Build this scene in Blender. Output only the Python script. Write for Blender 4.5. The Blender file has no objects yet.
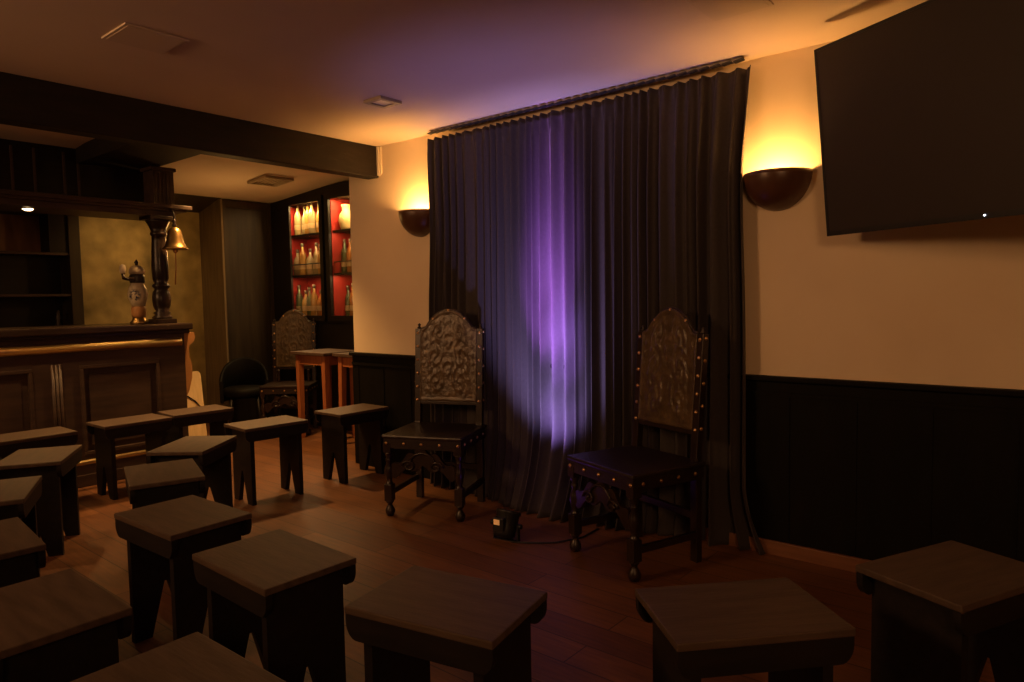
import bpy, bmesh, math, random
from mathutils import Vector, Matrix
R = math.radians
PI = math.pi
scene = bpy.context.scene
COL = scene.collection

# ------------------------------------------------------------------ materials
def new_mat(name):
    m = bpy.data.materials.new(name); m.use_nodes = True
    nt = m.node_tree; b = nt.nodes['Principled BSDF']
    return m, nt, b

def plain(name, col, rough=.5, metal=0., spec=.5, emit=None, estr=0.):
    m, nt, b = new_mat(name)
    b.inputs['Base Color'].default_value = (*col, 1)
    b.inputs['Roughness'].default_value = rough
    b.inputs['Metallic'].default_value = metal
    b.inputs['Specular IOR Level'].default_value = spec
    if emit:
        b.inputs['Emission Color'].default_value = (*emit, 1)
        b.inputs['Emission Strength'].default_value = estr
    return m

def mottled(name, c1, c2, scale=6., rough=.5, stretch=(1, 1, 1), bump=0., metal=0., spec=.5, detail=6., bscale=None, rvar=.0):
    m, nt, b = new_mat(name)
    tc = nt.nodes.new('ShaderNodeTexCoord'); mp = nt.nodes.new('ShaderNodeMapping')
    mp.inputs['Scale'].default_value = stretch
    nz = nt.nodes.new('ShaderNodeTexNoise'); nz.inputs['Scale'].default_value = scale; nz.inputs['Detail'].default_value = detail
    rp = nt.nodes.new('ShaderNodeValToRGB')
    rp.color_ramp.elements[0].position = .32; rp.color_ramp.elements[1].position = .68
    rp.color_ramp.elements[0].color = (*c1, 1); rp.color_ramp.elements[1].color = (*c2, 1)
    L = nt.links.new
    L(tc.outputs['Object'], mp.inputs['Vector']); L(mp.outputs['Vector'], nz.inputs['Vector'])
    L(nz.outputs['Fac'], rp.inputs['Fac']); L(rp.outputs['Color'], b.inputs['Base Color'])
    b.inputs['Roughness'].default_value = rough; b.inputs['Metallic'].default_value = metal
    b.inputs['Specular IOR Level'].default_value = spec
    if rvar:
        mr = nt.nodes.new('ShaderNodeMapRange'); mr.inputs['To Min'].default_value = rough - rvar; mr.inputs['To Max'].default_value = rough + rvar
        L(nz.outputs['Fac'], mr.inputs['Value']); L(mr.outputs['Result'], b.inputs['Roughness'])
    if bump:
        nb = nt.nodes.new('ShaderNodeTexNoise'); nb.inputs['Scale'].default_value = bscale or scale * 3; nb.inputs['Detail'].default_value = 4
        L(mp.outputs['Vector'], nb.inputs['Vector'])
        bp = nt.nodes.new('ShaderNodeBump'); bp.inputs['Strength'].default_value = bump; bp.inputs['Distance'].default_value = .01
        L(nb.outputs['Fac'], bp.inputs['Height']); L(bp.outputs['Normal'], b.inputs['Normal'])
    return m

M = {}
M['plaster'] = mottled('cream_plaster', (.74, .60, .42), (.80, .66, .47), 2.2, .85, bump=.15, bscale=9, spec=.2)
M['ceiling'] = mottled('ceiling_paint', (.62, .50, .40), (.67, .55, .44), 1.5, .9, bump=.06, bscale=14, spec=.15)
M['gold_plaster'] = mottled('aged_gold_plaster', (.16, .13, .055), (.52, .40, .17), 3.2, .6, bump=.2, spec=.3, detail=8)
M['black_wood'] = mottled('black_stained_wood', (.006, .004, .004), (.011, .008, .006), 5, .5, (1, 1, 6), spec=.35)
M['beam_wood'] = mottled('dark_beam_wood', (.007, .005, .0035), (.014, .009, .006), 4, .6, (6, 1, 6), bump=.25, spec=.3)
M['bar_wood'] = mottled('dark_bar_wood', (.042, .025, .019), (.070, .041, .029), 5, .46, (5, .8, 5), spec=.45)
M['top_wood'] = mottled('dark_polished_counter', (.020, .012, .009), (.036, .021, .014), 5, .28, (6, .8, 6), spec=.5)
M['black_seat'] = mottled('matt_black_leather', (.0035, .003, .003), (.006, .005, .004), 8, .6, spec=.15)
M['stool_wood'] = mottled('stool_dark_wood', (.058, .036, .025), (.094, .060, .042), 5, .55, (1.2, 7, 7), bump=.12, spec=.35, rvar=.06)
M['stool_shaded'] = mottled('stool_shaded_side', (.006, .004, .004), (.012, .008, .007), 5, .6, (1.2, 7, 7), spec=.3)  # darker copy of the stool wood, shade on the sides put into the colour
M['wainscot'] = mottled('dark_wainscot', (.0035, .0032, .0022), (.006, .005, .0038), 4, .6, (6, 6, 1), spec=.12)
M['olive_wood'] = mottled('olive_brown_wood', (.16, .12, .07), (.24, .18, .10), 4, .55, (8, 8, .7), spec=.3)
M['door_wood'] = mottled('dark_door_wood', (.020, .014, .009), (.050, .036, .021), 3, .5, (6, 6, .6), spec=.35)
M['red_wood'] = mottled('reddish_table_wood', (.24, .075, .028), (.36, .12, .045), 5, .5, (6, 6, 1), spec=.3)
M['chair_wood'] = mottled('chair_dark_wood', (.012, .006, .004), (.024, .012, .008), 6, .32, (6, 6, 1), spec=.5)
M['leather'] = mottled('embossed_brown_leather', (.050, .031, .014), (.11, .070, .032), 14, .30, bump=.35, bscale=70, spec=.5)
M['seat_leather'] = mottled('dark_seat_leather', (.012, .007, .006), (.022, .012, .009), 9, .40, bump=.2, bscale=60, spec=.45)
M['brass'] = mottled('aged_brass', (.30, .18, .065), (.44, .28, .11), 12, .36, metal=1.)
M['stud_brass'] = plain('brass_stud', (.72, .45, .20), .35, 1.)
M['rail_brass'] = plain('polished_brass', (.90, .64, .28), .36, 1.)
M['sconce'] = mottled('bronze_sconce', (.055, .022, .010), (.10, .04, .018), 5, .33, bump=.05, spec=.6)
M['sconce_in'] = plain('sconce_inner_white', (.8, .7, .5), .6)
M['bulb'] = plain('warm_bulb', (1, .8, .5), .5, emit=(1, .55, .16), estr=25)
M['tv'] = plain('tv_screen', (.034, .026, .024), .5, spec=.3)
M['plastic'] = plain('black_plastic', (.010, .010, .011), .45)
M['led'] = plain('white_led', (.8, .9, 1), .5, emit=(.75, .85, 1), estr=6)
M['display'] = plain('amber_display', (.8, .5, .2), .5, emit=(1, .42, .13), estr=.22)
M['lens'] = plain('purple_lens', (.2, .05, .5), .2, emit=(.35, .1, 1), estr=8)
M['white'] = plain('offwhite_trunking', (.72, .62, .48), .5)
M['vent'] = plain('dim_vent_metal', (.34, .27, .19), .5)
M['hatch'] = plain('ceiling_panel_paint', (.60, .49, .385), .9, spec=.15)
M['lamp_lens'] = plain('frosted_lens', (.75, .68, .5), .3)
M['spot_on'] = plain('lit_downlight', (1, .9, .7), .5, emit=(1, .68, .33), estr=14)
M['red_lining'] = mottled('red_cabinet_lining', (.30, .014, .010), (.40, .024, .016), 4, .6)
M['strip_on'] = plain('cabinet_light_strip', (1, .9, .6), .5, emit=(1, .62, .22), estr=14)
M['ceramic'] = None
M['pale_wood'] = mottled('pale_birch_board', (.62, .44, .22), (.72, .53, .29), 5, .55, (6, 6, 1))
M['orange_wood'] = mottled('orange_bracket_wood', (.36, .16, .055), (.50, .25, .09), 6, .45)
M['cork'] = plain('bottle_cap', (.10, .07, .04), .5)
M['rail_white'] = plain('curtain_track_white', (.30, .24, .18), .5)
M['cable'] = plain('black_cable', (.008, .008, .008), .5)

def velvet():
    m, nt, b = new_mat('dark_velvet_curtain')
    tc = nt.nodes.new('ShaderNodeTexCoord'); nz = nt.nodes.new('ShaderNodeTexNoise')
    nz.inputs['Scale'].default_value = 60; nz.inputs['Detail'].default_value = 3
    rp = nt.nodes.new('ShaderNodeValToRGB')
    rp.color_ramp.elements[0].color = (.040, .033, .032, 1); rp.color_ramp.elements[1].color = (.058, .049, .050, 1)
    nt.links.new(tc.outputs['Object'], nz.inputs['Vector']); nt.links.new(nz.outputs['Fac'], rp.inputs['Fac'])
    nt.links.new(rp.outputs['Color'], b.inputs['Base Color'])
    b.inputs['Roughness'].default_value = .75; b.inputs['Specular IOR Level'].default_value = .2
    b.inputs['Sheen Weight'].default_value = .25; b.inputs['Sheen Roughness'].default_value = .4
    b.inputs['Sheen Tint'].default_value = (.5, .42, .36, 1)
    return m
M['velvet'] = velvet()

def floor_mat():
    m, nt, b = new_mat('plank_floor'); N = nt.nodes.new; L = nt.links.new
    tc = N('ShaderNodeTexCoord'); br = N('ShaderNodeTexBrick')
    br.inputs['Scale'].default_value = 1; br.inputs['Brick Width'].default_value = 1.35; br.inputs['Row Height'].default_value = .145
    br.inputs['Mortar Size'].default_value = .003; br.inputs['Mortar Smooth'].default_value = .3
    br.inputs['Color1'].default_value = (.20, .085, .032, 1); br.inputs['Color2'].default_value = (.13, .052, .021, 1)
    br.inputs['Mortar'].default_value = (.05, .022, .010, 1); br.offset = .37
    mp = N('ShaderNodeMapping'); mp.inputs['Scale'].default_value = (1.2, 14, 1)
    nz = N('ShaderNodeTexNoise'); nz.inputs['Scale'].default_value = 3.5; nz.inputs['Detail'].default_value = 8; nz.inputs['Roughness'].default_value = .6
    mx = N('ShaderNodeMix'); mx.data_type = 'RGBA'; mx.blend_type = 'MULTIPLY'; mx.inputs[0].default_value = .75
    rp = N('ShaderNodeValToRGB'); rp.color_ramp.elements[0].position = .3; rp.color_ramp.elements[1].position = .7
    rp.color_ramp.elements[0].color = (.45, .42, .40, 1); rp.color_ramp.elements[1].color = (1.25, 1.2, 1.1, 1)
    L(tc.outputs['Object'], br.inputs['Vector']); L(tc.outputs['Object'], mp.inputs['Vector']); L(mp.outputs['Vector'], nz.inputs['Vector'])
    L(nz.outputs['Fac'], rp.inputs['Fac']); L(br.outputs['Color'], mx.inputs['A']); L(rp.outputs['Color'], mx.inputs['B'])
    L(mx.outputs['Result'], b.inputs['Base Color'])
    mr = N('ShaderNodeMapRange'); mr.inputs['To Min'].default_value = .38; mr.inputs['To Max'].default_value = .6
    L(nz.outputs['Fac'], mr.inputs['Value']); L(mr.outputs['Result'], b.inputs['Roughness'])
    bp = N('ShaderNodeBump'); bp.inputs['Strength'].default_value = .25; bp.inputs['Distance'].default_value = .004
    L(nz.outputs['Fac'], bp.inputs['Height']); L(bp.outputs['Normal'], b.inputs['Normal'])
    b.inputs['Specular IOR Level'].default_value = .35
    return m
M['floor'] = floor_mat()

def ceramic_mat():
    m, nt, b = new_mat('blue_white_ceramic'); N = nt.nodes.new; L = nt.links.new
    tc = N('ShaderNodeTexCoord'); vo = N('ShaderNodeTexNoise'); vo.inputs['Scale'].default_value = 55; vo.inputs['Detail'].default_value = 3
    mp = N('ShaderNodeMapping'); mp.inputs['Location'].default_value = (-.045, .045, -.215); 
    ln = N('ShaderNodeVectorMath'); ln.operation = 'LENGTH'
    mr = N('ShaderNodeMapRange'); mr.inputs['From Min'].default_value = .030; mr.inputs['From Max'].default_value = .052; mr.inputs['To Min'].default_value = 1; mr.inputs['To Max'].default_value = .12
    rp = N('ShaderNodeValToRGB'); rp.color_ramp.elements[0].position = .46; rp.color_ramp.elements[1].position = .54
    mu = N('ShaderNodeMath'); mu.operation = 'MULTIPLY'
    mx = N('ShaderNodeMix'); mx.data_type = 'RGBA'
    mx.inputs['A'].default_value = (.62, .52, .37, 1); mx.inputs['B'].default_value = (.035, .04, .09, 1)
    L(tc.outputs['Object'], vo.inputs['Vector']); L(tc.outputs['Object'], mp.inputs['Vector']); L(mp.outputs['Vector'], ln.inputs[0])
    L(ln.outputs['Value'], mr.inputs['Value']); L(vo.outputs['Fac'], rp.inputs['Fac']); L(rp.outputs['Color'], mu.inputs[0]); L(mr.outputs['Result'], mu.inputs[1])
    L(mu.outputs['Value'], mx.inputs[0]); L(mx.outputs['Result'], b.inputs['Base Color'])
    b.inputs['Roughness'].default_value = .25
    return m
M['ceramic'] = ceramic_mat()

def glass(name, col, rough=.03, alpha_mix=.0):
    m, nt, b = new_mat(name)
    b.inputs['Base Color'].default_value = (*col, 1); b.inputs['Roughness'].default_value = rough
    b.inputs['Transmission Weight'].default_value = 1.; b.inputs['IOR'].default_value = 1.45
    return m
def pane_mat():
    m, nt, b = new_mat('cabinet_pane_glass'); N = nt.nodes.new; L = nt.links.new
    nt.nodes.remove(b)
    out = nt.nodes['Material Output']; tr = N('ShaderNodeBsdfTransparent'); gl = N('ShaderNodeBsdfGlossy'); mx = N('ShaderNodeMixShader')
    gl.inputs['Roughness'].default_value = .03; mx.inputs['Fac'].default_value = .05
    L(tr.outputs['BSDF'], mx.inputs[1]); L(gl.outputs['BSDF'], mx.inputs[2]); L(mx.outputs['Shader'], out.inputs['Surface'])
    return m
M['pane'] = pane_mat()
def liquid(name, col):
    m, nt, b = new_mat(name)
    b.inputs['Base Color'].default_value = (*col, 1); b.inputs['Roughness'].default_value = .12
    b.inputs['Transmission Weight'].default_value = .35; b.inputs['Specular IOR Level'].default_value = .6
    return m
LIQ = [liquid('clear_spirit', (.42, .34, .18)), liquid('amber_spirit', (.45, .20, .05)), liquid('green_bottle', (.10, .12, .05)), liquid('gold_spirit', (.48, .29, .08))]
M['label_paper'] = plain('bottle_label', (.42, .30, .15), .6)
M['gold_ceramic'] = mottled('pale_gold_ceramic', (.70, .52, .20), (.85, .72, .40), 18, .35)

# ------------------------------------------------------------------ mesh builder
class MB:
    def __init__(s): s.bm = bmesh.new()
    def _x(s, vs, mat):
        if mat is not None: bmesh.ops.transform(s.bm, matrix=mat, verts=vs)
    def box(s, x0, x1, y0, y1, z0, z1, mat=None, bev=0.):
        r = bmesh.ops.create_cube(s.bm, size=1.)
        vs = r['verts']
        bmesh.ops.scale(s.bm, vec=(x1 - x0, y1 - y0, z1 - z0), verts=vs)
        bmesh.ops.translate(s.bm, vec=((x0 + x1) / 2, (y0 + y1) / 2, (z0 + z1) / 2), verts=vs)
        if bev:
            es = list({e for v in vs for e in v.link_edges})
            g = bmesh.ops.bevel(s.bm, geom=es, offset=bev, segments=2, affect='EDGES', profile=.6)
            vs = list({v for f in g['faces'] for v in f.verts} | {v for v in vs if v.is_valid})
        s._x(vs, mat); return s
    def prism(s, pts, h0, h1, axis='z', mat=None, smooth=False):
        # pts 2-D polygon; extruded from h0 to h1 along axis
        def P(a, b, h):
            return (a, b, h) if axis == 'z' else ((a, h, b) if axis == 'y' else (h, a, b))
        lo = [s.bm.verts.new(P(a, b, h0)) for a, b in pts]; hi = [s.bm.verts.new(P(a, b, h1)) for a, b in pts]
        n = len(pts); fs = [s.bm.faces.new(lo[::-1]), s.bm.faces.new(hi)]
        for i in range(n): 
            f = s.bm.faces.new((lo[i], lo[(i + 1) % n], hi[(i + 1) % n], hi[i])); f.smooth = smooth
        s._x(lo + hi, mat); return s
    def lathe(s, prof, seg=20, mat=None, a0=0., a1=2 * PI, smooth=True):
        full = abs(a1 - a0 - 2 * PI) < 1e-6
        n = seg if full else seg + 1
        rings = []
        for r, z in prof:
            if r < 1e-6: rings.append([s.bm.verts.new((0, 0, z))])
            else: rings.append([s.bm.verts.new((r * math.cos(a0 + (a1 - a0) * k / seg), r * math.sin(a0 + (a1 - a0) * k / seg), z)) for k in range(n)])
        for A, B in zip(rings, rings[1:]):
            for k in range(seg):
                k2 = (k + 1) % n if full else k + 1
                if len(A) == 1 and len(B) == 1: continue
                if len(A) == 1: f = s.bm.faces.new((A[0], B[k2], B[k]))
                elif len(B) == 1: f = s.bm.faces.new((A[k], A[k2], B[0]))
                else: f = s.bm.faces.new((A[k], A[k2], B[k2], B[k]))
                f.smooth = smooth
        if full:
            for Rg, fl in ((rings[0], 1), (rings[-1], 0)):
                if len(Rg) > 2: s.bm.faces.new(Rg[::-1] if fl else Rg)
        s._x([v for q in rings for v in q], mat); return s
    def tube(s, pts, r, seg=8, mat=None):
        pts = [Vector(p) for p in pts]; rings = []
        for i, p in enumerate(pts):
            t = (pts[min(i + 1, len(pts) - 1)] - pts[max(i - 1, 0)]).normalized()
            up = Vector((0, 0, 1)) if abs(t.z) < .95 else Vector((1, 0, 0))
            a = t.cross(up).normalized(); b = a.cross(t).normalized()
            rr = r[i] if isinstance(r, (list, tuple)) else r
            rings.append([s.bm.verts.new(p + a * rr * math.cos(2 * PI * k / seg) + b * rr * math.sin(2 * PI * k / seg)) for k in range(seg)])
        for A, B in zip(rings, rings[1:]):
            for k in range(seg):
                f = s.bm.faces.new((A[k], A[(k + 1) % seg], B[(k + 1) % seg], B[k])); f.smooth = True
        s.bm.faces.new(rings[0][::-1]); s.bm.faces.new(rings[-1])
        s._x([v for q in rings for v in q], mat); return s
    def build(s, name, mat, parent=None, loc=None):
        bmesh.ops.recalc_face_normals(s.bm, faces=s.bm.faces)
        me = bpy.data.meshes.new(name); s.bm.to_mesh(me); s.bm.free()
        mats = mat if isinstance(mat, (list, tuple)) else [mat]
        for q in mats: me.materials.append(q)
        o = bpy.data.objects.new(name, me); COL.objects.link(o)
        if loc: o.location = loc
        if parent is not None: o.parent = parent
        return o

def T(x, y, z): return Matrix.Translation((x, y, z))
def thing(name, label, cat, loc=(0, 0, 0), rz=0., group=None):
    o = bpy.data.objects.new(name, None); COL.objects.link(o)
    o.location = loc; o.rotation_euler = (0, 0, rz); o.empty_display_size = .1
    o['label'] = label; o['category'] = cat
    if group: o['group'] = group
    return o
def tag(o, label, cat, group=None):
    o['label'] = label; o['category'] = cat
    if group: o['group'] = group
    return o
def struct(name, mb, mat, label, parent=None):
    o = mb.build(name, mat, parent)
    if parent is None:
        o['kind'] = 'structure'; o['label'] = label; o['category'] = name.split('_')[0].split('.')[0]
    return o
def kids(o): return [c for c in bpy.data.objects if c.parent == o]
def copy_tree(o, parent=None):
    c = o.copy(); COL.objects.link(c)
    if parent is not None: c.parent = parent
    for ch in kids(o): copy_tree(ch, c)
    return c

WY = 3.338          # face of the curtain wall
CZ = 2.357          # main ceiling
# ------------------------------------------------------------------ the room
struct('floor', MB().box(-8.2, 2.1, -1.6, 4.8, -.06, 0), M['floor'], 'worn reddish brown plank floor of the room')
struct('ceiling', MB().box(-4.03, 2.1, -1.6, WY + .12, CZ, CZ + .06), M['ceiling'], 'cream ceiling over the stools, lit by the wall sconces')
struct('ceiling', MB().prism([(-8.2, 2.16), (-6.62, 2.285), (-5.40, 2.380), (-4.03, 2.40), (-4.03, 2.55), (-8.2, 2.55)], -1.6, 4.8, 'y'), M['ceiling'], 'lower cream ceiling beyond the dark beam')
struct('wall_rear', MB().box(-4.32, 2.1, WY, WY + .12, 0, CZ), M['plaster'], 'cream plaster wall behind the curtain and sconces')
struct('wall_east', MB().box(2.0, 2.1, -1.6, WY, 0, CZ), M['plaster'], 'cream wall beyond the television, out of the frame')
struct('wall_south', MB().box(-8.2, 2.1, -1.7, -1.6, 0, 2.6), M['plaster'], 'wall behind the viewer')
struct('wall_west', MB().box(-7.15, -7.05, -1.6, 4.8, 0, 2.55), M['gold_plaster'], 'patchy gold green plaster wall behind the bar')
struct('wall_north', MB().box(-7.05, -4.0, 4.46, 4.56, 0, 2.55), M['door_wood'], 'dark wall of the back corner behind the cabinet')
struct('wall_corner', MB().box(-4.10, -4.0, WY + .12, 4.46, 0, 2.55), M['door_wood'], 'dark end wall of the back corner, hidden by the cream wall')
# sloping dark soffit over the alcove
struct('trim_1', MB().prism([(-6.60, 2.288), (-7.05, 2.18), (-7.05, 2.235), (-6.60, 2.31)], 2.2, 3.55, 'y'), M['door_wood'], 'dark sloping soffit board over the gold plaster alcove')
# door-like wooden casing beside the alcove
dj = struct('door_1', MB().box(-7.05, -6.62, 3.55, 4.12, 0, 2.275), M['door_wood'], 'tall dark wooden door panel in the back corner')
struct('door_frame', MB().box(-7.05, -6.605, 3.535, 3.555, 0, 2.278), M['olive_wood'], '', dj)
fr = MB().box(-6.62, -6.60, 3.555, 3.60, 0, 2.275).box(-6.62, -6.60, 4.04, 4.10, 0, 2.275).box(-6.62, -6.60, 3.60, 4.04, 2.20, 2.275)
struct('door_trim', fr, M['door_wood'], '', dj)
# beams
struct('trim_2', MB().box(-4.085, -3.97, -1.6, WY - .002, 2.135, CZ + .05, bev=.008), M['beam_wood'], 'heavy dark ceiling beam running above the bar stools')
struct('trim_3', MB().box(-7.0, -4.086, 1.92, 2.37, 2.262, 2.50), M['beam_wood'], 'dark cross beam joining the main beam to the bar canopy')
# wainscot and baseboard
wn = MB().box(-4.32, 2.0, WY - .022, WY, .0, .835)
for k in range(22):
    x = -4.25 + k * .29
    wn.box(x, x + .006, WY - .026, WY - .022, .08, .79)
wn.box(-4.32, 2.0, WY - .030, WY - .022, .765, .785)
struct('trim_4', wn, M['wainscot'], 'black wooden wainscot below the cream wall')
struct('trim_5', MB().box(-4.33, 2.0, WY - .048, WY, .835, .860, bev=.006), M['wainscot'], 'dark cap rail along the top of the wainscot')
struct('baseboard_rear', MB().box(-2.4, 2.0, WY - .040, WY - .022, 0, .068, bev=.004), mottled('reddish_baseboard', (.17, .065, .028), (.24, .10, .045), 4, .5, (1, 8, 8)), 'reddish brown baseboard under the wainscot')
struct('trim_6', MB().box(-6.6, -4.11, 4.12, 4.16, 0, 1.05), M['black_wood'], 'black panelling below the bottle cabinet')
tag(struct('cable_trunking', MB().box(-3.985, -3.95, WY - .02, WY, 2.15, CZ - .002, bev=.003).box(-3.945, -3.935, WY - .012, WY, 2.16, CZ - .002), M['white'], ''), 'short pale vertical trunking on the wall beside the beam end', 'trunking')
bpy.data.objects['cable_trunking']['kind'] = 'thing'

# ------------------------------------------------------------------ stools
LW, SW, SH = .427, .2985, .485
def make_stool():
    root = thing('bench_stool', '', 'stool')
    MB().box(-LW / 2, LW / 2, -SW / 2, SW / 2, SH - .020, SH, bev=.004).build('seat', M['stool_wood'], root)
    # long apron boards with rounded lower corners
    h0, rr = SH - .085, .045
    prof = [(-LW / 2 + .002, SH - .021), (-LW / 2 + .002, h0 + rr)]
    for k in range(1, 8):
        a = PI + k * PI / 16
        prof.append((-LW / 2 + .002 + rr * .75 * (1 + math.cos(a)), h0 + rr + rr * math.sin(a)))
    prof += [(-LW / 2 + .04, h0), (LW / 2 - .04, h0)] + [(-x, z) for x, z in prof[::-1]]
    for sgn in (-1, 1):
        y0 = sgn * (SW / 2 - .003); y1 = sgn * (SW / 2 - .023)
        MB().prism(prof, min(y0, y1), max(y0, y1), 'y').build('apron', M['stool_shaded'], root)
    # plank legs at the short ends, each with a V cut into two feet
    w = SW / 2 - .024
    pp = [(-w, SH - .021), (-w, 0), (-.062, 0), (-.008, .20), (.008, .20), (.062, 0), (w, 0), (w, SH - .021)]
    for sgn in (-1, 1):
        x0 = sgn * (LW / 2 - .040); x1 = sgn * (LW / 2 - .066)
        MB().prism(pp, min(x0, x1), max(x0, x1), 'x').build('plank_leg', M['stool_shaded'], root)
    return root
STOOLS = [
 (-4.884, 1.344, 90.4, 'dark wooden stool lengthwise under the bar front, cut by the frame edge'),
 (-4.149, 1.180, 149, 'dark wooden stool with golden lit top, just before the bar-front stool'),
 (-3.507, 0.818, 155.3, 'dark wooden stool cut by the frame edge, third down the column from the bar'),
 (-2.793, 0.606, -5.1, 'dark wooden stool cut by the frame edge, second up from the bottom corner'),
 (-2.058, 0.559, -.1, 'dark wooden stool in the bottom corner beside the blurred frame edge'),
 (-4.906, 1.925, 91, 'dark wooden stool lengthwise against the second bar panel'),
 (-4.947, 2.393, 86.8, 'dark wooden stool at the end of the bar below the pale board'),
 (-4.042, 2.410, 85.8, 'dark wooden stool standing before the far studded chair, legs fully seen'),
 (-4.007, 3.060, 90, 'dark wooden stool by the reddish tables, nearest the far studded wall chair'),
 (-3.758, 1.799, 128, 'dark wooden stool turned cornerwise behind the squarer stool in the middle group'),
 (-3.249, 1.408, 161, 'dark wooden stool squeezed before the cornerwise stool, its legs hidden'),
 (-2.533, 1.159, 1.7, 'dark wooden stool with a V-cut leg showing, behind the stool that overlaps it'),
 (-1.878, 1.124, -1.4, 'dark wooden stool overlapping the V-legged stool, in the front middle'),
 (-1.241, 1.229, 12, 'dark wooden stool in the front with a purple tinted corner, facing the floor lamp'),
 (-1.370, 0.602, 1, 'dark wooden stool cut by the bottom edge, only its top corner showing'),
 (-0.638, 1.626, 47.4, 'dark wooden stool in the front row before the chair nearer the television'),
 (-0.255, 2.213, 64.8, 'dark wooden stool beside the black wainscot under the television'),
]
st0 = make_stool()
for i, (x, y, a, lab) in enumerate(STOOLS):
    o = st0 if i == 0 else copy_tree(st0)
    o.location = (x, y, 0); o.rotation_euler = (0, 0, R(a)); o['label'] = lab; o['group'] = 'dark wooden bench stools'

# ------------------------------------------------------------------ studded leather chairs
def relief(u, v):
    # symmetrical scrollwork: u in -1..1, v in 0..1
    a = abs(u); h = 0.
    for cx, cy, r, fr in ((.42, .22, .36, 34), (.45, .52, .36, 34), (.38, .80, .30, 36), (.0, .36, .24, 40), (.0, .66, .22, 40)):
        dx, dy = a - cx, (v - cy) * 1.6
        d = math.hypot(dx, dy)
        if d < r:
            sp = math.sin(d * fr + math.atan2(dy, dx) * 2)
            h += max(0, sp) * (1 - d / r) ** .5
    st = math.sin(a * 9 + v * 30) * math.sin(v * 24 - a * 16)
    return min(1.2, h * .8 + .35 * max(0, st))
def back_outline(w, z0, zs, zt):
    # arched top with shoulders; returns half outline function top(x)
    def top(x):
        a = abs(x) / w
        if a > .80: return zs + .012 * (1 - (a - .8) / .2)
        c = math.cos(a / .80 * PI / 2)
        return zs + .012 + (zt - zs - .012) * c ** .75
    return top
LEGPROF = [(.0, 0), (.020, .002), (.029, .020), (.029, .036), (.018, .055), (.013, .066), (.018, .075), (.024, .082), (.024, .09)]
LEGUP = [(.024, .185), (.020, .195), (.014, .205), (.019, .225), (.027, .255), (.023, .285), (.013, .315), (.018, .325), (.018, .333), (.013, .342), (.022, .365), (.024, .375)]
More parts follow.
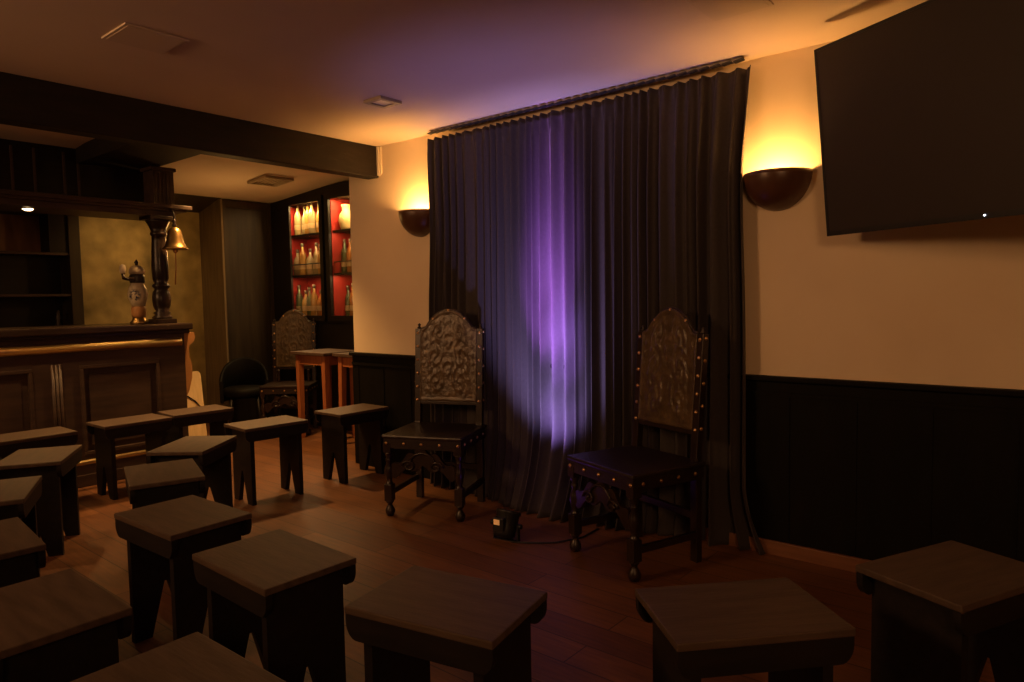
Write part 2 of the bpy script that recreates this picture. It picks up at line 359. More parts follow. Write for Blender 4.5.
def make_chair(label, arms=False):
    root = thing('studded_chair', label, 'chair', group='studded leather chairs')
    w, d = .235, .205      # half seat width, half depth
    sz = .478
    # padded seat
    s = MB().box(-w - .012, w + .012, -d - .02, d + .015, sz - .022, sz, bev=.009)
    s.build('seat', M['seat_leather'], root)
    rl = MB().box(-w - .004, w + .004, -d - .012, -d + .012, sz - .078, sz - .020).box(-w - .004, -w + .02, -d, d, sz - .078, sz - .020).box(w - .02, w + .004, -d, d, sz - .078, sz - .020).box(-w, w, d - .012, d + .01, sz - .078, sz - .020)
    rl.build('seat_rail', M['seat_leather'], root)
    # turned front legs
    for sx in (-1, 1):
        m = T(sx * .218, -.195, 0)
        l = MB().lathe(LEGPROF, 16, m).box(sx * .218 - .024, sx * .218 + .024, -.219, -.171, .088, .187, bev=.003)
        l.lathe(LEGUP, 16, m).box(sx * .218 - .024, sx * .218 + .024, -.219, -.171, .373, sz - .05)
        l.build('front_leg', M['chair_wood'], root)
    # rear posts, raked above the seat
    rake = R(4.5)
    Rm = T(0, .195, sz) @ Matrix.Rotation(-rake, 4, 'X') @ T(0, -.195, -sz)
    ZS, ZT = 1.075, 1.185
    for sx in (-1, 1):
        p = MB().box(sx * .205 - .020, sx * .205 + .020, .178, .214, 0, sz + .01, bev=.003)
        p.box(sx * .205 - .020, sx * .205 + .020, .178, .214, sz, ZS - .005, Rm, bev=.003)
        p.lathe([(.0, 0), (.010, 0), (.013, .008), (.006, .016), (.011, .026), (.0, .036)], 10, Rm @ T(sx * .205, .196, ZS - .006))
        p.build('rear_post', M['chair_wood'], root)
    # back panel with moulded scrollwork
    hw, z0 = .188, .618
    top = back_outline(hw, z0, ZS - .01, ZT)
    bm = bmesh.new(); nu, nv = 56, 72; grid = []
    for j in range(nv + 1):
        row = []
        for i in range(nu + 1):
            u = -1 + 2 * i / nu; x = u * hw; v = j / nv; zt = top(x); z = z0 + (zt - z0) * v
            edge = min(1, min(1 - abs(u), v * 1.5, (1 - v) * 1.5) / .10)
            frame = .5 if edge < .55 else 0.
            h = .0035 + (.007 * relief(u, v) if edge >= .8 else .006 * frame)
            row.append(bm.verts.new((x, .182 - h, z)))
        grid.append(row)
    back = [[bm.verts.new((-1 * hw + 2 * hw * i / nu, .208, (z0 if j == 0 else top(-hw + 2 * hw * i / nu)))) for i in range(nu + 1)] for j in (0, 1)]
    for j in range(nv):
        for i in range(nu):
            f = bm.faces.new((grid[j][i], grid[j][i + 1], grid[j + 1][i + 1], grid[j + 1][i])); f.smooth = True
    for i in range(nu):
        bm.faces.new((back[0][i], back[1][i], back[1][i + 1], back[0][i + 1]))
        bm.faces.new((grid[0][i], back[0][i], back[0][i + 1], grid[0][i + 1]))
        bm.faces.new((grid[nv][i], grid[nv][i + 1], back[1][i + 1], back[1][i]))
    bm.faces.new([grid[j][0] for j in range(nv + 1)] + [back[1][0], back[0][0]])
    bm.faces.new([back[0][nu], back[1][nu]] + [grid[j][nu] for j in range(nv, -1, -1)])
    bmesh.ops.transform(bm, matrix=Rm, verts=bm.verts)
    b = MB(); b.bm.free(); b.bm = bm
    b.build('back_panel', M['leather'], root)
    # arched rim over the panel
    pts = []
    for k in range(33):
        x = -hw + 2 * hw * k / 32; pts.append(Rm @ Vector((x, .190, top(x) + .002)))
    MB().tube(pts, .009, 8).build('top_rim', M['chair_wood'], root)
    MB().box(-.20, .20, .182, .206, z0 - .022, z0 - .002, Rm, bev=.003).build('lower_rail', M['chair_wood'], root)
    # carved arched front stretcher
    op = [(-.196, .300)]
    up, lo = [], []
    for k in range(25):
        x = -.196 + .392 * k / 24; a = abs(x) / .196
        up.append((x, .305 + .085 * max(0, math.cos(a * PI * .62)) ** .8 + .012 * math.cos(a * 14)))
        lo.append((x, .235 + .055 * max(0, math.cos(a * PI * .55)) + .014 * math.cos(a * 11)))
    cs = MB().prism(up + lo[::-1], -.207, -.187, 'y')
    for sx in (-1, 1):
        sp = [(sx * (.085 + (.045 - .0045 * k / 2) * math.cos(k * .55)), -.212, .300 + (.034 - .0036 * k / 2) * math.sin(k * .55)) for k in range(16)]
        cs.tube(sp, .006, 6)
    ar = [(.075 * math.cos(a), -.212, .318 + .06 * math.sin(a)) for a in [PI * k / 12 for k in range(13)]]
    cs.tube(ar, .007, 6)
    cs.build('front_stretcher', M['chair_wood'], root)
    for sx in (-1, 1):
        MB().box(sx * .218 - .011, sx * .218 + .011, -.172, .18, .118, .150, bev=.003).build('side_stretcher', M['chair_wood'], root)
    MB().box(-.195, .195, .187, .206, .20, .235, bev=.003).build('rear_stretcher', M['chair_wood'], root)
    # brass studs
    def stud_mesh():
        me = bpy.data.meshes.new('stud'); bm = bmesh.new()
        mb = MB(); mb.bm.free(); mb.bm = bm
        mb.lathe([(.0095, 0), (.0088, .0035), (.005, .0065), (0, .0078)], 10)
        bmesh.ops.recalc_face_normals(bm, faces=bm.faces); bm.to_mesh(me); bm.free(); me.materials.append(M['stud_brass']); return me
    me = bpy.data.meshes.get('stud') or stud_mesh()
    def stud(mat):
        o = bpy.data.objects.new('stud', me); COL.objects.link(o); o.parent = root; o.matrix_local = mat
    fw = Matrix.Rotation(R(90), 4, 'X')     # local z to -y
    for k in range(5): stud(T(-.222 + .111 * k, -d - .012, sz - .048) @ fw)
    for sx in (-1, 1):
        for k in range(4): stud(T(sx * (w + .004), -.16 + .105 * k, sz - .048) @ Matrix.Rotation(R(90) * sx, 4, 'Y'))
        for k in range(6): stud(Rm @ T(sx * .205, .178, .622 + .084 * k) @ fw)
        for k in range(5): stud(Rm @ T(sx * .225, .196, .63 + .105 * k) @ Matrix.Rotation(R(90) * sx, 4, 'Y'))
    stud(Rm @ T(0, .181, ZT - .004) @ fw)
    for sx in (-1, 1): stud(Rm @ T(sx * .105, .181, ZT - .055) @ fw)
    return root
ch = make_chair('high-backed dark studded leather chair between the cream wall and the purple lit curtain')
ch.location = (-2.967, 2.876, 0); ch.rotation_euler = (0, 0, R(22.4))
c2 = copy_tree(ch); c2.location = (-1.64, 2.893, 0); c2.rotation_euler = (0, 0, R(-19.4))
c2['label'] = 'high-backed dark studded leather chair before the curtain, nearer the television'
c3 = copy_tree(ch); c3.scale = (.93, .93, .985); c3.location = (-5.89, 3.775, 0); c3.rotation_euler = (0, 0, R(42))
c3['label'] = 'studded leather chair in the far corner below the bottle cabinet'
# the far chair shows turned posts between its back and its seat
for sx in (-1, 1):
    MB().lathe([(.013, 0), (.019, .01), (.010, .03), (.021, .06), (.010, .09), (.019, .11), (.013, .125)], 12, T(sx * .155, .150, .475)).build('turned_post', M['chair_wood'], c3)

# ------------------------------------------------------------------ curtain
def curtain():
    random.seed(5)
    bm = bmesh.new()
    X0, X1 = -3.385, -1.240
    npl = 34; nx = 680; nz = 70
    ph = [random.uniform(-.8, .8) for _ in range(npl + 4)]
    am = [random.uniform(.5, 1.3) for _ in range(npl + 4)]
    def lerp(t, arr):
        i = int(t); f = t - i; return arr[i] * (1 - f) + arr[min(i + 1, len(arr) - 1)] * f
    hemx = [(-3.4, 3.24), (-2.875, 3.19), (-2.5, 3.11), (-2.3, 3.09), (-1.98, 3.16), (-1.6, 3.235), (-1.22, 3.28)]
    def hem(x):
        for (a, ya), (b, yb) in zip(hemx, hemx[1:]):
            if x <= b: 
                t = max(0, (x - a) / (b - a)); t = t * t * (3 - 2 * t); return ya + (yb - ya) * t
        return hemx[-1][1]
    rows = []
    for j in range(nz + 1):
        v = j / nz; z = 2.306 * v; row = []
        z = z if v > .0 else .004
        for i in range(nx + 1):
            u = i / nx
            t = npl * (u + .011 * math.sin(u * 17 + .6) + .006 * math.sin(u * 41 + 2) - .011 * math.sin(.6)) 
            t = min(max(t, 0), npl + .6)
            x = X0 + (X1 - X0) * u
            # pull in slightly under the heading at both ends
            pin = .028 * math.exp(-((z - 1.72) / .42) ** 2)
            x += pin * (1 - u) ** 6 - (pin * .6 + .02 * max(0, (z - 1.9) / .4) * -1) * u ** 6
            if u > .9: x += .10 * ((u - .9) / .1) ** 2 * max(0, 1 - z / .32) ** 1.5
            A = .010 + .036 * (1 - v) ** .35 * (1 - .45 * math.exp(-((1 - v) / .08)))
            drift = .55 * math.sin(t * .37 + 1.0) * (1 - v) + .35 * math.sin(t * .9 + v * 2.1)
            s = math.sin(2 * PI * t + lerp(t, ph) * 2 * (1 - v) + drift * .8)
            s2 = (math.copysign(abs(s) ** .9, s) + .28 * math.sin(4 * PI * t + lerp(t, ph) * 5)) / 1.1
            y0 = 3.272
            k = max(0, 1 - z / .55); k = k * k
            y = y0 + (hem(x) + .015 - y0) * k
            y -= A * lerp(t, am) * s2
            x += .010 * math.cos(2 * PI * t * 1.0 + 1) * (1 - v * .5)
            if v > .965: y += .006 * math.sin(4 * PI * t)
            zz = z
            if v > .97: zz += .005 * s
            row.append(bm.verts.new((x, min(y, WY - .035), zz)))
        rows.append(row)
    for j in range(nz):
        for i in range(nx):
            f = bm.faces.new((rows[j][i], rows[j][i + 1], rows[j + 1][i + 1], rows[j + 1][i])); f.smooth = True
    mb = MB(); mb.bm.free(); mb.bm = bm
    return mb
cu = thing('curtain', 'floor-length dark pleated velvet curtain lit by a purple streak', 'curtain', (-2.32, 3.27, 0))
inv = T(2.32, -3.27, 0)
mb = curtain(); bmesh.ops.transform(mb.bm, matrix=inv, verts=mb.bm.verts)
dr = mb.build('drape', M['velvet'], cu)
so = dr.modifiers.new('thickness', 'SOLIDIFY'); so.thickness = .004; so.offset = 0
rl = thing('curtain_rail', 'curtain track under the ceiling with a row of gliders', 'curtain rail', (-2.32, 3.272, CZ - .02))
MB().box(-1.03, 1.055, -.013, .013, .004, .0195, bev=.002).build('track', M['rail_white'], rl)
g0 = MB().prism([(-.020, .004), (.024, .010), (.024, .016), (-.020, .010)], -.020, .012, 'y').build('glider', M['plastic'], rl)
g0.location = (-1.02, -.012, -.008)
for k in range(1, 37):
    g = g0.copy(); COL.objects.link(g); g.location = (-1.02 + 2.06 * k / 36, -.012, -.008)

# ------------------------------------------------------------------ wall sconces
def make_sconce(label, loc):
    root = thing('wall_sconce', label, 'wall lamp', loc, 0, 'bronze half-bowl wall lamps')
    r = .155; hb = .175; n = 14
    prof = [(r * math.sin(PI / 2 * k / n), -hb * math.cos(PI / 2 * k / n)) for k in range(n + 1)]
    pin = [((r - .007) * math.sin(PI / 2 * k / n), -(hb - .007) * math.cos(PI / 2 * k / n)) for k in range(n, -1, -1)]
    b = MB().lathe(prof + [(r - .007, 0)], 28, None, PI, 2 * PI)
    b.build('bowl', M['sconce'], root)
    MB().lathe(pin, 28, None, PI, 2 * PI).build('bowl_lining', M['sconce_in'], root)
    MB().box(-.06, .06, -.012, -.001, -.14, -.02, bev=.003).build('wall_plate', M['sconce'], root)
    MB().lathe([(.012, -.10), (.012, -.085), (.016, -.080), (.016, -.075)], 12, T(0, -.065, 0)).box(-.008, .008, -.065, -.008, -.104, -.094).build('lamp_holder', M['plastic'], root)
    MB().lathe([(.010, -.077), (.020, -.074), (.022, -.070), (.018, -.064), (.0, -.060)], 14, T(0, -.065, 0)).build('bulb', M['bulb'], root)
    return root
SC = [(-1.122, WY - .001, 1.810), (-3.540, WY - .001, 1.855)]
make_sconce('bronze half-bowl sconce glowing upward between the curtain and television', SC[0])
make_sconce('bronze half-bowl sconce glowing upward on the narrow wall by the beam', SC[1])

# ------------------------------------------------------------------ television
tv = thing('television', 'large black flat television angled out from the wall on a bracket', 'television', (-.8795, 3.141, 1.875))
phi, tau, th, tw = R(-28.775), R(6.12), .7745, 1.377
u = Vector((math.cos(phi), math.sin(phi), 0)); n = Vector((math.sin(phi), -math.cos(phi), 0))
up = Vector((0, 0, 1)) * math.cos(tau) + n * math.sin(tau); fn = u.cross(up)
# local frame: x = along screen, y = into the set, z = up
MT = Matrix(((u.x, -fn.x * 1, up.x, 0), (u.y, -fn.y, up.y, 0), (u.z, -fn.z, up.z, 0), (0, 0, 0, 1)))
if (-fn).dot(n) > 0: MT = Matrix(((u.x, fn.x, up.x, 0), (u.y, fn.y, up.y, 0), (u.z, fn.z, up.z, 0), (0, 0, 0, 1)))
h2 = th / 2
MB().box(0, tw, .004, .035, -h2, h2, MT, bev=.004).box(tw * .2, tw * .8, .035, .062, -h2 + .08, h2 - .2, MT, bev=.006).build('housing', M['plastic'], tv)
MB().box(.012, tw - .012, .0005, .006, -h2 + .020, h2 - .012, MT).build('screen', M['tv'], tv)
bz = MB().box(0, .012, -.001, .012, -h2, h2, MT).box(tw - .012, tw, -.001, .012, -h2, h2, MT).box(0, tw, -.001, .012, h2 - .012, h2, MT).box(0, tw, -.001, .012, -h2, -h2 + .020, MT)
bz.build('bezel', M['plastic'], tv)
MB().lathe([(.0, 0), (.003, 0), (.003, .003), (0, .003)], 10, MT @ T(.675, -.0005, -h2 + .012) @ Matrix.Rotation(R(90), 4, 'X')).build('standby_light', M['led'], tv)
ctr = MT @ Vector((tw * .5, .06, 0)); wall_pt = Vector((ctr.x + .88, WY, 1.875)) - Vector((-.8795, 3.141, 1.875))
elb = (Vector(ctr) + wall_pt) / 2 + Vector((.18, .10, 0)); wall_pt.z = 0; wall_pt.x = .75
br = MB().tube([ctr, elb], .018, 8).tube([elb, wall_pt], .018, 8).box(wall_pt.x - .06, wall_pt.x + .06, wall_pt.y - .015, wall_pt.y, -.11, .11)
br.box(tw * .5 - .12, tw * .5 + .12, .06, .07, -.12, .12, MT)
br.build('wall_bracket', M['plastic'], tv)

# ------------------------------------------------------------------ ceiling fittings
def panel(loc, label, mat):
    o = MB().box(-.118, .118, -.127, .127, -.007, 0, bev=.002).box(-.104, .104, -.113, .113, -.0085, -.007).build('ceiling_panel', mat, None, loc)
    return tag(o, label, 'ceiling panel', 'flat square ceiling panels')
panel((-3.05, 1.336, CZ - .0005), 'flat square ceiling panel above the middle stools, near the dark beam', M['hatch'])
panel((-1.065, 2.632, CZ - .0005), 'flat square ceiling panel cut by the top edge, above the curtain end', M['hatch'])
dl = thing('square_downlight', 'small square unlit downlight in the ceiling before the curtain', 'downlight', (-3.04, 2.596, CZ - .0005))
f = MB().box(-.073, .073, -.076, -.050, -.016, 0).box(-.073, .073, .050, .076, -.016, 0).box(-.073, -.047, -.05, .05, -.016, 0).box(.047, .073, -.05, .05, -.016, 0)
f.build('frame', M['vent'], dl); MB().box(-.047, .047, -.05, .05, -.009, -.001).build('lens', M['lamp_lens'], dl)
vt = thing('ceiling_vent', 'square metal vent in the lower ceiling before the bottle cabinet', 'vent', (-5.68, 3.52, 2.3375))
slope = Matrix.Rotation(-math.atan2(2.45 - 2.285, 2.32), 4, 'Y')
f = MB().box(-.15, .15, -.14, -.12, -.012, .01, slope).box(-.15, .15, .12, .14, -.012, .01, slope).box(-.15, -.13, -.12, .12, -.012, .01, slope).box(.13, .15, -.12, .12, -.012, .01, slope)
f.build('frame', M['vent'], vt)
for k in range(7):
    y = -.102 + .034 * k
    MB().box(-.13, .13, y - .010, y + .010, -.006, -.002, slope @ T(0, y, 0) @ Matrix.Rotation(R(30), 4, 'X') @ T(0, -y, 0)).build('louvre', M['vent'], vt)

# ------------------------------------------------------------------ floor spotlight
pl = thing('floor_spotlight', 'small black stage spotlight on the floor aimed up at the curtain', 'spotlight', (-2.285, 2.70, 0), R(8))
tilt = T(0, 0, .082) @ Matrix.Rotation(R(-24), 4, 'X')     # lens axis = +z leaning to +y
MB().lathe([(.0, -.070), (.045, -.066), (.056, -.050), (.060, -.02), (.060, .050), (.066, .056), (.066, .068), (.056, .068), (.056, .058), (0, .056)], 24, tilt).build('housing', M['plastic'], pl)
MB().lathe([(0, .0585), (.050, .0585), (.050, .062), (0, .062)], 20, tilt).build('lens', M['lens'], pl)
yk = MB()
for sx in (-1, 1):
    yk.box(sx * .072 - .003, sx * .072 + .003, -.012, .012, .0, .094)
    yk.lathe([(0, 0), (.013, 0), (.013, .016), (0, .018)], 10, T(sx * .075, 0, .082) @ Matrix.Rotation(R(90) * sx, 4, 'Y'))
yk.box(-.075, .075, -.014, .014, 0, .004)
yk.build('yoke', M['plastic'], pl)
MB().box(-.034, .030, -.078, -.052, .070, .135, bev=.004).build('control_box', M['plastic'], pl)
MB().box(-.026, .008, -.0802, -.0772, .100, .127).build('display', M['display'], pl)
tag(MB().tube([(-2.235, 2.68, .006), (-2.15, 2.72, .006), (-2.05, 2.80, .006), (-1.98, 2.95, .006), (-1.99, 3.12, .006)], .0045, 6).build('power_cable', M['cable']), 'thin black cable running from the floor spotlight to the curtain', 'cable')

# ------------------------------------------------------------------ bar counter
BX = -5.30; BE = 2.50; BS = -.6
bar = thing('bar_counter', 'dark panelled wooden bar counter with a brass rail', 'bar counter', (BX, 1.5, 0))
def bb(): return MB()
off = T(-BX, -1.5, 0)
def bpart(name, mb, mat):
    bmesh.ops.transform(mb.bm, matrix=off, verts=mb.bm.verts); return mb.build(name, mat, bar)
bpart('body', MB().box(BX - .50, BX - .03, BS, BE, .085, 1.03), M['bar_wood'])
bpart('countertop', MB().box(BX - .62, BX + .05, BS, BE + .05, 1.055, 1.105, bev=.010).box(BX - .58, BX + .03, BS, BE + .03, 1.028, 1.058, bev=.006), M['top_wood'])
bpart('plinth', MB().box(BX - .48, BX + .005, BS, BE, 0, .085, bev=.006), M['bar_wood'])
# face frame: stiles and rails standing proud of the body
pan = [(1.772, 2.304), (.964, 1.496), (.156, .688), (-.6, -.12)]
ff = MB().box(BX - .03, BX, BS, BE, .84, 1.03).box(BX - .03, BX, BS, BE, .085, .22)
ed = [BE, 2.304, 1.772, 1.496, .964, .688, .156, -.12]
for a, b in ((2.304, BE), (1.496, 1.772), (.688, .964), (-.12, .156)): ff.box(BX - .03, BX, a, b, .22, .84)
bpart('face_frame', ff, M['bar_wood'])
for a, b in pan:
    if b < .6: continue
    m = MB()
    for (p, q, z0, z1) in ((a, b, .815, .84), (a, b, .22, .245), (a, a + .025, .245, .815), (b - .025, b, .245, .815)): m.box(BX - .012, BX + .012, p, q, z0, z1, bev=.005)
    bpart('panel_moulding', m, M['bar_wood'])
    bpart('panel', MB().box(BX - .031, BX - .018, a + .02, b - .02, .24, .82).box(BX - .02, BX - .010, a + .06, b - .06, .28, .775, bev=.004), M['bar_wood'])
for yc in (1.634, .826):
    m = MB()
    for k in (-1, 0, 1):
        m.tube([(BX + .002, yc + k * .022, .12), (BX + .002, yc + k * .022, .86)], .011, 8)
    bpart('fluted_pilaster', m, M['bar_wood'])
bpart('brass_moulding', MB().tube([(BX + .004, BS, .965), (BX + .004, BE - .03, .965)], .032, 14), M['rail_brass'])
fr_ = MB().tube([(BX + .10, BS, .19), (BX + .10, BE - .12, .19)], .016, 10)
for yy in (2.3, 1.6, .8): fr_.tube([(BX - .005, yy, .19), (BX + .10, yy, .19)], .010, 8)
bpart('foot_rail', fr_, M['rail_brass'])
# scroll bracket at the end of the counter
sc = [(-.0, 1.03), (.085, 1.03), (.095, .99), (.080, .955), (.045, .93), (.040, .86), (.062, .78), (.058, .68), (.030, .58), (.0, .52)]
bpart('end_bracket', MB().prism([(BE + y, z) for y, z in sc], BX - .06, BX - .02, 'x'), M['orange_wood'])

# beer tap tower
tp = thing('beer_tap', 'blue and white ceramic beer tap tower on the bar beside the column', 'beer tap', (-5.50, 2.262, 1.105))
MB().lathe([(0, 0), (.062, 0), (.062, .018), (.048, .03), (.044, .05)], 24).build('base', M['brass'], tp)
MB().lathe([(.044, .05), (.051, .07), (.051, .12), (.045, .132)], 24).build('lower_band', M['orange_wood'], tp)
MB().lathe([(.044, .130), (.056, .165), (.068, .20), (.070, .225), (.062, .265), (.050, .29), (.046, .31)], 28).build('ceramic_body', M['ceramic'], tp)
MB().lathe([(.050, .308), (.052, .315), (.052, .36), (.048, .372)], 24).build('collar', M['chair_wood'], tp)
MB().lathe([(.048, .372), (.056, .382), (.054, .405), (.040, .428), (.022, .438)], 24).build('cap', M['ceramic'], tp)
MB().lathe([(.012, .436), (.010, .45), (.016, .462), (.008, .474), (0, .486)], 12).build('finial', M['chair_wood'], tp)
ar = MB().tube([(.03, -.03, .335), (.045, -.085, .335), (.05, -.115, .34), (.05, -.118, .375)], .013, 8)
ar.build('spout', M['chair_wood'], tp)
MB().lathe([(.010, .372), (.020, .382), (.023, .41), (.018, .435), (0, .445)], 12, T(.05, -.118, 0)).build('tap_knob', M['white'], tp)

# canopy above the bar
cp = thing('bar_canopy', 'dark wooden canopy over the bar carried by a turned column', 'canopy', (-5.4, 1.5, 0))
offc = T(5.4, -1.5, 0)
def cpart(name, mb, mat):
    bmesh.ops.transform(mb.bm, matrix=offc, verts=mb.bm.verts); return mb.build(name, mat, cp)
cpart('shelf', MB().box(-5.98, -5.28, BS, 2.60, 1.962, 1.992, bev=.006).box(-5.95, -5.31, BS, 2.57, 1.945, 1.963, bev=.004), M['bar_wood'])
cpart('soffit', MB().box(-5.72, -5.34, BS, 2.50, 1.905, 1.946, bev=.004), M['bar_wood'])
fa = MB().box(-5.62, -5.58, BS, 2.47, 1.99, 2.372)
cpart('fascia', fa, M['black_wood'])
for yc in (1.53, 1.66, 1.84, 1.93, 1.40, 1.28):
    cpart('batten', MB().box(-5.582, -5.566, yc - .008, yc + .006, 1.99, 2.33), M['bar_wood'])
ps = MB().box(-5.46, -5.30, 2.325, 2.475, 1.99, 2.262)
for k in range(5): ps.box(-5.302, -5.294, 2.338 + k * .027, 2.350 + k * .027, 2.0, 2.22)
ps.box(-5.475, -5.285, 2.31, 2.49, 2.235, 2.262, bev=.004)
cpart('square_post', ps, M['bar_wood'])
cx = T(-5.40, 2.39, 0)
cpart('column', MB().box(-5.475, -5.325, 2.315, 2.465, 1.105, 1.14, bev=.005).lathe([(.068, 1.14), (.070, 1.155), (.050, 1.17), (.062, 1.185), (.044, 1.20), (.060, 1.235), (.066, 1.29), (.060, 1.34), (.046, 1.365), (.062, 1.38), (.062, 1.395), (.044, 1.41), (.056, 1.44), (.060, 1.52), (.056, 1.62), (.050, 1.72), (.048, 1.76), (.058, 1.77), (.058, 1.785), (.050, 1.795), (.062, 1.825), (.082, 1.865), (.088, 1.88)], 20, cx).box(-5.495, -5.305, 2.295, 2.485, 1.878, 1.906, bev=.004), M['chair_wood'])

# downlight in the canopy
sp = thing('recessed_spotlight', 'small lit round spotlight under the bar canopy', 'downlight', (-5.47, 1.577, 1.905))
MB().lathe([(.030, 0), (.042, 0), (.042, -.006), (.030, -.004)], 20).build('ring', M['brass'], sp)
MB().lathe([(0, -.016), (.018, -.014), (.031, -.005), (.031, -.001), (0, -.001)], 20).build('lens', M['spot_on'], sp)

# brass bell on the canopy edge
bl = thing('brass_bell', 'brass bell hanging from the canopy beside the turned column', 'bell', (-5.245, 2.44, 1.655))
MB().lathe([(.086, 0), (.088, .008), (.076, .022), (.064, .05), (.055, .09), (.048, .13), (.036, .155), (.012, .168), (0, .169), (0, .16), (.032, .148), (.042, .128), (.058, .05), (.078, .002)], 26).build('bell_body', M['brass'], bl)
MB().lathe([(.014, .166), (.018, .18), (.010, .195), (.015, .21), (.006, .225), (0, .228)], 12).tube([(0, 0, .222), (0, 0, .26), (-.02, 0, .285), (-.06, 0, .30)], .006, 6).build('hanger', M['chair_wood'], bl)
MB().tube([(0, 0, .12), (0, 0, .0), (.002, -.004, -.14), (0, -.012, -.26)], .005, 6).lathe([(0, -.03), (.014, -.022), (.017, -.008), (.010, .006), (0, .01)], 10).build('clapper_cord', M['orange_wood'], bl)

# back bar shelving
sh = thing('back_bar_shelf', 'dark wooden shelving unit behind the bar under the canopy', 'shelving', (-6.9, 1.6, 0))
offs = T(6.9, -1.6, 0)
def spart(name, mb, mat):
    bmesh.ops.transform(mb.bm, matrix=offs, verts=mb.bm.verts); return mb.build(name, mat, sh)
spart('upright', MB().box(-7.04, -6.79, 2.245, 2.335, 0, 2.15, bev=.005), M['door_wood'])
spart('upright', MB().box(-7.04, -6.80, .80, .88, 0, 2.15, bev=.005), M['door_wood'])
spart('back_panel', MB().box(-7.045, -7.03, .88, 2.245, 1.69, 2.15), mottled('shelf_back_wood', (.16, .075, .035), (.24, .12, .06), 4, .5, (6, 6, 1)))
spart('shaded_back_panel', MB().box(-7.045, -7.03, .88, 2.245, .0, 1.69), M['black_wood'])  # black stands in for the shade inside the lower compartments
for z in (1.685, 1.332, .98): spart('shelf', MB().box(-7.03, -6.80, .88, 2.245, z, z + .022, bev=.003), M['bar_wood'])
spart('cornice', MB().box(-7.04, -6.77, .80, 2.245, 2.03, 2.15, bev=.006), M['black_wood'])
spart('divider', MB().box(-7.03, -6.81, 2.105, 2.245, 1.707, 2.03), M['black_wood'])
bn = MB().lathe([(.030, 0), (.032, .02), (.016, .04), (.028, .075), (.016, .11), (.026, .145), (.014, .175), (.020, .20), (0, .215)], 14)
tag(bn.build('turned_ornament', M['chair_wood'], None, (-6.88, 2.16, 1.002)), 'small dark turned ornament on the lowest shelf behind the bar', 'ornament')

# pale board and cable past the bar end
pb = thing('leaning_board', 'pale wooden board leaning in the gap past the bar end', 'board', (-6.2, 2.985, 0), R(12))
lean = Matrix.Rotation(R(-5), 4, 'Y')
MB().prism([(-.115, 0), (.115, 0), (.115, .60), (.095, .635), (-.06, .635), (-.115, .58)], -.014, .014, 'x', lean).build('board', M['pale_wood'], pb)
MB().tube([lean @ Vector(q) for q in [(.020, -.105, .46), (.022, -.05, .42), (.022, .02, .37), (.022, .07, .31), (.022, .09, .27)]], .006, 6).build('cord', M['cable'], pb)

# ------------------------------------------------------------------ bottle cabinet
CY = 4.10
cb = thing('bottle_cabinet', 'glazed dark wooden cabinet with red lining and lit bottles', 'cabinet', (-5.6, CY, 1.04))
offk = T(5.6, -CY, -1.04)
def kpart(name, mb, mat, parent=None):
    bmesh.ops.transform(mb.bm, matrix=offk, verts=mb.bm.verts); return mb.build(name, mat, parent or cb)
kpart('carcass', MB().box(-6.60, -6.46, CY, CY + .34, 1.04, 2.30).box(-4.86, -4.80, CY, CY + .34, 1.04, 2.30).box(-6.60, -4.80, CY, CY + .34, 2.245, 2.36).box(-6.60, -4.80, CY, CY + .34, 1.04, 1.095).box(-5.735, -5.645, CY + .002, CY + .34, 1.09, 2.25), M['black_wood'])
kpart('red_lining', MB().box(-6.46, -4.86, CY + .305, CY + .335, 1.09, 2.25).box(-6.465, -6.452, CY + .03, CY + .31, 1.09, 2.25).box(-5.745, -5.733, CY + .05, CY + .31, 1.09, 2.25).box(-5.647, -5.637, CY + .03, CY + .31, 1.09, 2.25), M['red_lining'])
for x0, x1 in ((-6.292, -5.745), (-5.637, -4.86)):
    xs = -6.452 if x0 < -6 else x0
    for z in (1.505, 1.915):
        kpart('shelf', MB().box(xs, x1, CY + .04, CY + .305, z, z + .018), M['black_wood'])
    kpart('guard_rail', MB().tube([(xs, CY + .05, 1.505 + .125), (x1, CY + .05, 1.505 + .125)], .006, 6), M['black_wood'])
    d = kpart('glazed_door', MB().box(x0 - .03 - (.29 if x0 < -6 else 0), x0 + .022, CY - .022, CY, 1.06, 2.28).box(x1 - .022, x1 + .03, CY - .022, CY, 1.06, 2.28).box(x0 + .022, x1 - .022, CY - .022, CY, 2.225, 2.28).box(x0 + .022, x1 - .022, CY - .022, CY, 1.06, 1.112), M['black_wood'])
    MB().box(x0 + .022, x1 - .022, CY - .013, CY - .009, 1.112, 2.225, offk).build('pane', M['pane'], d)
    kpart('light_strip', MB().box(x0 + .05, x1 - .05, CY + .004, CY + .020, 2.231, 2.244), M['strip_on'])
BOT = {
 'tall': [(.0, 0), (.034, 0), (.036, .01), (.036, .175), (.030, .20), (.015, .225), (.013, .285), (.0, .285)],
 'round': [(.0, 0), (.038, 0), (.042, .012), (.043, .12), (.034, .155), (.014, .18), (.013, .235), (0, .235)],
 'slim': [(.0, 0), (.029, 0), (.031, .01), (.031, .15), (.024, .18), (.012, .20), (.011, .265), (0, .265)]}
def bottle_proto(kind, liq):
    p = BOT[kind]; r = p[3][0]; top = p[-1][1]
    o = MB().lathe(p, 16).build('bottle', LIQ[liq])
    MB().lathe([(r + .0008, .055), (r + .0008, .10)], 16, None, PI, 2 * PI).build('label', M['label_paper'], o)
    MB().lathe([(.015, top - .025), (.016, top + .008), (.0, top + .010)], 12).build('cap', M['cork'], o)
    return o
PROTO = {}
ORD = ['first', 'second', 'third', 'fourth', 'fifth']
random.seed(11)
